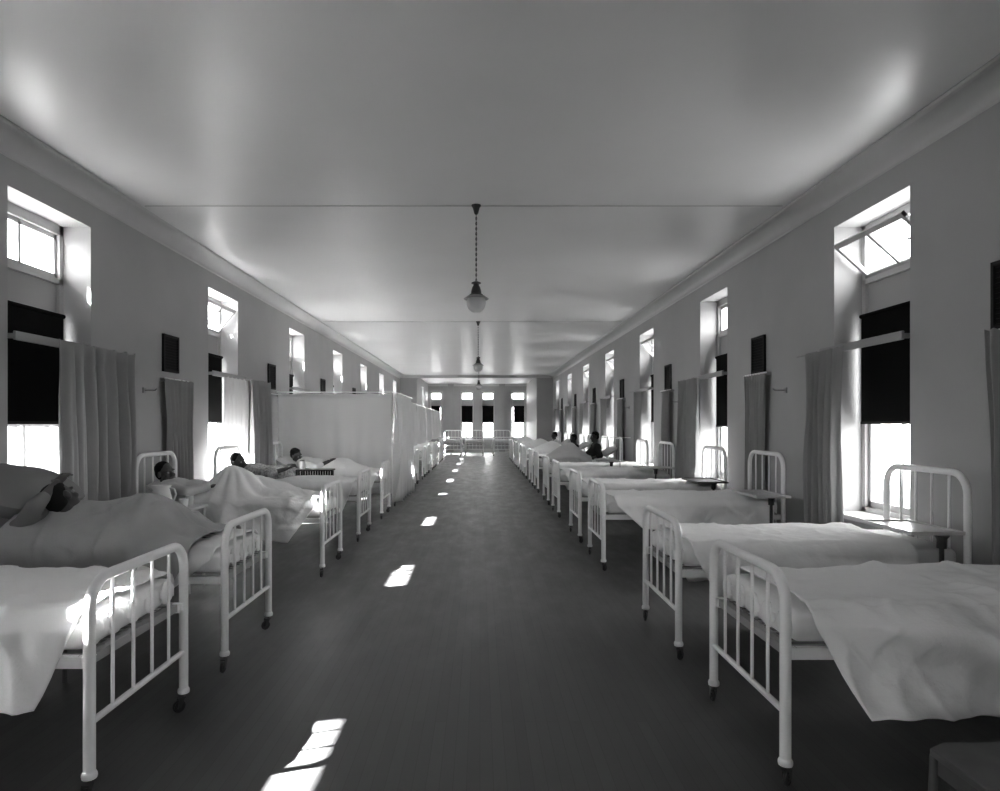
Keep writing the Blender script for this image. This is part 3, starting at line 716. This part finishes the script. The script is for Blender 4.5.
# second left bed: lies propped on the grey pillow with one arm thrown over the head
person('L', 1, 'person with an arm bent over the head, on dark pillows under a grey blanket', (1.24, .15, 1.085), (-.25, -.85, .35), (.55, .1, .8), (1.30, .14, .90), (1.02, .02, .86),
       [(.70, .10, 1.0), (.70, -.12, 1.0)], [(.35, .08, .83), (.35, -.1, .83)],
       [((1.42, .30, .90), (1.27, .38, 1.06), (1.27, .16, 1.19), (0, .3, 1)), ((1.36, -.12, .95), (1.14, -.22, .96), (.98, -.08, 1.0), (0, 0, 1))], 'skin', 'gown_grey')
# third left bed: propped up, face turned to the aisle, knees raised
person('L', 2, 'person in white gown with head propped up, face to the aisle, behind the jug', (1.73, .26, 1.075), (-.9, .42, .05), (.28, .05, .95), (1.60, .20, .89), (1.28, .08, .86),
       [(.98, .14, 1.0), (.96, -.02, .98)], [(.66, .14, .83), (.66, 0, .83)],
       [((1.62, .36, .91), (1.42, .44, .89), (1.24, .32, .93), (0, .2, 1)), ((1.60, .03, .88), (1.38, -.06, .9), (1.26, .06, .99), (0, 0, 1))], 'skin_mid', 'gown', hair='short', sleeve=.92)
# fourth left bed: mottled pyjamas, forearm across the belly
person('L', 3, 'person in mottled pyjamas lying with forearms across the belly, fourth left-hand bed', (1.72, .2, 1.075), (-.85, .4, .0), (.5, .0, .85), (1.48, .1, .92), (1.15, .02, .87),
       [(.72, .12, .86), (.72, -.1, .86)], [(.35, .1, .83), (.35, -.1, .83)],
       [((1.5, .28, .94), (1.25, .36, .91), (1.05, .2, .98), (0, .2, 1)), ((1.48, -.1, .94), (1.24, -.2, .94), (1.06, .02, 1.01), (0, 0, 1))], 'skin', 'gown_spot', hair='short')
# fifth left bed: on the back, head bowed forward, knees bent
person('L', 4, 'person lying low on white pillows with bent knees, fifth left-hand bed', (1.53, .1, 1.06), (-.8, .45, -.25), (.35, .1, .9), (1.34, .04, .9), (1.02, .0, .87),
       [(.78, .1, .88), (.78, -.1, .88)], [(.4, .1, .83), (.4, -.1, .83)],
       [((1.36, .2, .91), (1.12, .3, .88), (.95, .16, .96), (0, .2, 1)), ((1.34, -.14, .91), (1.1, -.24, .9), (.95, -.06, .97), (0, 0, 1))], 'skin', 'gown')
# right row: dark-robed people sitting up
def sitter(i, lab, hx=1.36, hz=1.30, gown='gown_dark', lean=.12, yy=-.1):
    person('R', i, lab, (hx, yy, hz), (-1, -.3, -.1), (-.1, 0, 1), (hx+.02, yy, hz-.34), (hx-.1, yy, .88),
       [(.82, yy+.1, .99), (.82, yy-.1, .99)], [(.45, .1, .83), (.45, -.1, .83)],
       [((hx+.02, yy+.19, hz-.22), (hx-.1, yy+.26, hz-.42), (hx-.3, yy+.12, hz-.38), (0, 0, 1)), ((hx+.02, yy-.19, hz-.22), (hx+.1, yy-.26, hz-.44), (hx-.12, yy-.2, hz-.5), (0, 0, 1))], 'skin', gown, eyes=(i == 6))
sitter(6, 'person in dark robe sitting up behind raised knees in the right-hand row', 1.37, 1.30)
sitter(8, 'second dark-robed person sitting up in the right-hand row', 1.42, 1.18)
sitter(10, 'farthest person sitting up in the right-hand row, in a pale gown', 1.3, 1.2, 'gown')

# ------------------------------------------------------------------ bedside things
def bed_tray(x, y, z, lx, ly, label, m='tray', post=(0, 0), dark=False):
    """swing tray on a floor stand: top centre at (x, y, z)"""
    root = empty('bedside_tray', (x, y, 0)); tag(root, label, 'tray table', 'bedside trays in the right row')
    mb = MB(); mb.box((-lx/2, -ly/2, z-.012), (lx/2, ly/2, z)); mb.obj('tray_top', M[m], root, 0, .004)
    mb = MB()
    for (p, q) in (((-lx/2, -ly/2, z), (lx/2, -ly/2+.012, z+.012)), ((-lx/2, ly/2-.012, z), (lx/2, ly/2, z+.012)), ((-lx/2, -ly/2, z), (-lx/2+.012, ly/2, z+.012)), ((lx/2-.012, -ly/2, z), (lx/2, ly/2, z+.012))): mb.box(p, q)
    mb.obj('tray_rim', M[m], root, 0)
    px, py = post
    mb = MB(); mb.tube([(px, py, .04), (px, py, z-.012)], .016, 10); mb.lathe([(0, -.1), (.03, -.1), (.03, -.04), (.05, -.012), (0, -.012)], (px, py, z), 12); mb.obj('stand_post', M['tray_dark'], root)
    mb = MB(); mb.box((px-.16, py-.02, .0), (px+.16, py+.02, .035)); mb.box((px-.02, py-.16, .0), (px+.02, py+.16, .035)); mb.obj('stand_base', M['tray_dark'], root, 0, .004)
bed_tray(3.06, 4.77, .868, .36, .60, 'pale tray on a dark post at the head of the second right-hand bed', 'tray', (.03, -.285))
bed_tray(3.05, 7.30, .84, .36, .70, 'pale tray on a dark post at the head of the third right-hand bed', 'tray', (.04, -.19))
bed_tray(3.02, 9.02, .84, .40, .70, 'dark tray at the head of the fourth right-hand bed', 'tray_dark', (.06, -.18))
bed_tray(2.95, 11.4, .86, .6, .44, 'pale tray at the head of the fifth right-hand bed', 'tray', (.0, -.15))
bed_tray(2.55, 13.1, .88, .5, .34, 'pale tray beside the sixth right-hand bed, thin T-topped stand behind it', 'tray', (.0, -.1))
root = empty('drip_stand', (2.68, 12.82, 0)); tag(root, 'thin metal stand with a crossbar between the fifth and sixth right-hand beds', 'stand')
mb = MB(); mb.tube([(0, 0, .03), (0, 0, 1.36)], .009, 8); mb.obj('pole', M['iron'], root)
mb = MB(); mb.tube([(-.2, 0, 1.34), (.2, 0, 1.34)], .007, 8); mb.obj('crossbar', M['iron'], root)
mb = MB(); mb.tube([(-.16, 0, .02), (.16, 0, .02)], .014, 8); mb.tube([(0, -.14, .02), (0, .14, .02)], .014, 8); mb.obj('foot', M['iron'], root)

# stand with the white jug between the second and third left beds
def stand(x, y, z, lx, ly, label, m='trim'):
    root = empty('bedside_stand', (x, y, 0)); tag(root, label, 'bedside table', 'bedside stands in the left row')
    mb = MB(); mb.box((-lx/2, -ly/2, z-.022), (lx/2, ly/2, z)); mb.obj('table_top', M[m], root, 0, .005)
    for sx in (-1, 1):
        for sy in (-1, 1):
            mb = MB(); mb.tube([(sx*(lx/2-.03), sy*(ly/2-.03), 0), (sx*(lx/2-.03), sy*(ly/2-.03), z-.02)], .014, 8); mb.obj('leg', M[m], root)
    mb = MB(); mb.box((-lx/2+.02, -ly/2+.02, .28), (lx/2-.02, ly/2-.02, .30)); mb.obj('lower_shelf', M[m], root, 0)
stand(-2.96, 6.48, .80, .5, .4, 'white bedside stand carrying the jug, between second and third left-hand beds')
def lathe_thing(name, parts, loc, label, cat, group=None):
    root = empty(name, loc); tag(root, label, cat, group)
    for nm, prof, m in parts:
        mb = MB(); mb.lathe(prof, (0, 0, 0), 24); mb.obj(nm, M[m], root, 60)
    return root
j = lathe_thing('jug', [('jug_body', [(0, 0), (.07, 0), (.088, .02), (.092, .08), (.078, .14), (.072, .18), (.088, .215), (.084, .213), (.068, .18), (.074, .14), (.0, .02)], 'iron')], (-3.04, 6.40, .80), 'white enamel jug standing on the left bedside stand', 'jug')
mb = MB(); mb.tube([(.075, 0, .19), (.12, 0, .18), (.135, 0, .13), (.12, 0, .08), (.088, 0, .06)], .009, 8); mb.obj('jug_handle', M['iron'], j)
mb = MB(); mb.add([(-.08, -.03, .212), (-.08, .03, .212), (-.115, 0, .222), (-.075, 0, .15)], [(0, 2, 3), (2, 1, 3), (0, 1, 2)]); mb.obj('jug_spout', M['iron'], j)
lathe_thing('cup', [('cup_body', [(0, 0), (.03, 0), (.04, .03), (.043, .085), (.04, .085), (.036, .03), (0, .01)], 'iron')], (-2.83, 6.40, .80), 'small white cup right of the jug on the left bedside stand', 'cup')
lathe_thing('glass_tumbler', [('tumbler_body', [(0, 0), (.03, 0), (.036, .10), (.033, .10), (.028, .008), (0, .008)], 'milk')], (-2.84, 6.56, .80), 'pale tumbler behind the cup on the left bedside stand', 'glass')
# dark fringed tray table and jar beside the fifth left bed
root = empty('bedside_stand', (-2.66, 10.85, 0)); tag(root, 'dark low table with fringed black cloth before the fifth left-hand bed', 'bedside table', 'bedside stands in the left row')
mb = MB(); mb.box((-.28, -.17, .845), (.28, .17, .87)); mb.obj('table_top', M['tray_dark'], root, 0, .004)
mb = MB()
for q in range(15):
    xx = -.28+.04*q; l = .10+.05*((q*7) % 5)/5
    mb.box((xx, -.178, .86-l), (xx+.034, -.172, .868))
mb.obj('table_fringe', M['black'], root, 0)
for sx in (-1, 1):
    for sy in (-1, 1):
        mb = MB(); mb.tube([(sx*.25, sy*.14, 0), (sx*.25, sy*.14, .85)], .013, 8); mb.obj('leg', M['tray_dark'], root)
stand(-2.98, 10.85-.0, .80, .05+.0, .30, 'x') if False else None
lathe_thing('jar', [('jar_body', [(0, 0), (.045, 0), (.05, .02), (.05, .11), (.035, .13), (0, .13)], 'milk'), ('jar_lid', [(0, .13), (.04, .13), (.04, .15), (0, .152)], 'spring')], (-2.88, 10.85, .871), 'pale glass jar on the left end of the dark fringed table', 'jar')
# stand and crockery between the two nearest left beds
stand(-2.72, 4.03, .66, .36, .3, 'low stand half hidden between the two nearest left-hand beds', 'wood')
lathe_thing('cup', [('cup_body', [(0, 0), (.03, 0), (.045, .04), (.048, .09), (.044, .09), (.04, .04), (0, .012)], 'iron')], (-2.80, 3.98, .66), 'white cup on the low stand between the two nearest left-hand beds', 'cup')
lathe_thing('bowl', [('bowl_body', [(0, 0), (.035, 0), (.06, .025), (.075, .06), (.07, .06), (.05, .025), (0, .012)], 'iron')], (-2.62, 3.97, .66), 'white bowl on the low stand between the two nearest left-hand beds', 'bowl')

# stool at the lower right
root = empty('stool', (1.83, 2.19, 0)); tag(root, 'low dark wooden stool with chipped corner at the bottom right', 'stool')
mb = MB(); c = .07; a, bb = .235, .235
out = [(-a, -bb), (a-c, -bb), (a, -bb+c), (a, bb), (-a+c*1.2, bb), (-a, bb-c*.7)]
n = len(out); mb.add([(p[0], p[1], .425) for p in out]+[(p[0], p[1], .45) for p in out], [tuple(range(n-1, -1, -1)), tuple(range(n, 2*n))]+[(i, (i+1) % n, n+(i+1) % n, n+i) for i in range(n)])
mb.obj('seat', M['wood'], root, 0, .004)
for sx in (-1, 1):
    for sy in (-1, 1):
        mb = MB(); mb.tube([(sx*.23, sy*.2, 0), (sx*.215, sy*.19, .425)], [.013, .016], 10); mb.obj('leg', M['wood'], root)
for sy in (-1, 1):
    mb = MB(); mb.box((-.2, sy*.2-.009, .36), (.2, sy*.2+.009, .425)); mb.obj('apron', M['wood'], root, 0)
for sx in (-1, 1):
    mb = MB(); mb.box((sx*.205-.009, -.19, .36), (sx*.205+.009, .19, .425)); mb.obj('apron', M['wood'], root, 0)

# ------------------------------------------------------------------ ceiling lamps
for i, (y, lab) in enumerate(((7.04, 'nearest'), (15.03, 'second'), (23.0, 'farthest'))):
    root = empty('pendant_lamp', (-.04, y, ZC)); tag(root, 'pendant lamp with glass bowl on a long stem, %s of three along the aisle' % lab, 'pendant lamp', 'pendant lamps down the aisle')
    mb = MB(); mb.lathe([(0, 0), (.05, 0), (.05, -.012), (.036, -.03), (.022, -.085), (.012, -.1), (0, -.1)]); mb.obj('canopy', M['brass'], root, 50)
    mb = MB()
    for q in range(26):     # chain stem
        z = -.1-q*.027; ax = (1, 0) if q % 2 else (0, 1)
        mb.tube([(ax[0]*.007*math.cos(t), ax[1]*.007*math.cos(t), z-.013+.019*math.sin(t)) for t in [2*PI*w/8 for w in range(9)]], .003, 5, False)
    mb.tube([(0, 0, -.09), (0, 0, -.82)], .0035, 6); mb.obj('chain', M['brass'], root)
    mb = MB(); mb.lathe([(0, -.79), (.016, -.80), (.05, -.815), (.05, -.825), (.03, -.83), (.03, -.845), (.04, -.86), (.052, -.90), (.055, -.93), (.075, -.945), (.075, -.955), (.0, -.955)]); mb.obj('fitter', M['brass'], root, 40)
    mb = MB(); mb.lathe([(.06, -.945), (.09, -.955), (.132, -.985), (.128, -.99), (.085, -.965), (.06, -.955)], n=28); mb.obj('shade', M['spring'], root, 40)
    mb = MB(); mb.lathe([(.07, -.95), (.088, -.975), (.1, -1.01), (.098, -1.05), (.082, -1.09), (.05, -1.12), (.0, -1.13)], n=28); mb.obj('glass_bowl', M['milk'], root, 60)
    if i < 2:
        mb = MB(); mb.tube([(XL+.26, y+.02, ZC-.003), (XR-.26, y+.02, ZC-.003)], .003, 6)
        tag(mb.obj('ceiling_wire', M['spring'], None), 'thin dark wire run across the ceiling at the %s pendant lamp' % lab, 'wire', 'ceiling wires')

# ------------------------------------------------------------------ light
w = bpy.data.worlds.new('daylight'); scene.world = w; w.use_nodes = True
nt = w.node_tree; bg = nt.nodes['Background']
tc = nt.nodes.new('ShaderNodeTexCoord'); sp = nt.nodes.new('ShaderNodeSeparateXYZ'); cr = nt.nodes.new('ShaderNodeValToRGB'); mr = nt.nodes.new('ShaderNodeMapRange')
mr.inputs['From Min'].default_value = -1; mr.inputs['From Max'].default_value = 1
nt.links.new(tc.outputs['Generated'], sp.inputs[0]); nt.links.new(sp.outputs['Z'], mr.inputs['Value']); nt.links.new(mr.outputs[0], cr.inputs[0]); nt.links.new(cr.outputs[0], bg.inputs['Color'])
e = cr.color_ramp.elements
e[0].position = 0; e[0].color = (.45, .45, .45, 1); e[1].position = 1; e[1].color = (.75, .75, .75, 1)
for p, v in ((.34, .45), (.41, .12), (.458, .07), (.47, .9), (.6, 1.0)):
    q = e.new(p); q.color = (v, v, v, 1)
bg.inputs['Strength'].default_value = 5.0
sun = bpy.data.lights.new('sun', 'SUN'); sun.energy = 75; sun.angle = math.radians(.8)
so = bpy.data.objects.new('sun', sun); COL.objects.link(so)
so.rotation_euler = Vector((1, .354, -.96)).to_track_quat('-Z', 'Y').to_euler()
for P, cs in PORTALS:
    for (a, z, wd, ht) in cs:
        l = bpy.data.lights.new('window_portal', 'AREA'); l.shape = 'RECTANGLE'; l.size = wd; l.size_y = ht; l.cycles.is_portal = True
        o = bpy.data.objects.new('window_portal', l); COL.objects.link(o); o.location = P(a, .40, z)
        inward = Vector(P(a, -1, z))-Vector(P(a, 0, z)); o.rotation_euler = inward.to_track_quat('-Z', 'Y').to_euler()
        o.rotation_euler = inward.to_track_quat('-Z', 'Z').to_euler() if False else o.rotation_euler

# ------------------------------------------------------------------ camera
cd = bpy.data.cameras.new('camera'); cam = bpy.data.objects.new('camera', cd); COL.objects.link(cam); scene.camera = cam
cam.location = (0, 0, EYE); cam.rotation_euler = (PI/2, 0, 0)
cd.sensor_fit = 'HORIZONTAL'; cd.sensor_width = 36; cd.lens = 36*.670; cd.shift_x = .020; cd.shift_y = .0285; cd.clip_start = .05; cd.clip_end = 200
vs = scene.view_settings; vs.view_transform = 'Standard'; vs.look = 'None'; vs.exposure = 2.6; vs.gamma = 1; vs.use_curve_mapping = False
cy = scene.cycles; cy.max_bounces = 10; cy.diffuse_bounces = 6; cy.glossy_bounces = 4; cy.transparent_max_bounces = 16; cy.sample_clamp_indirect = 6; cy.use_denoising = True
cy.caustics_reflective = False; cy.caustics_refractive = False
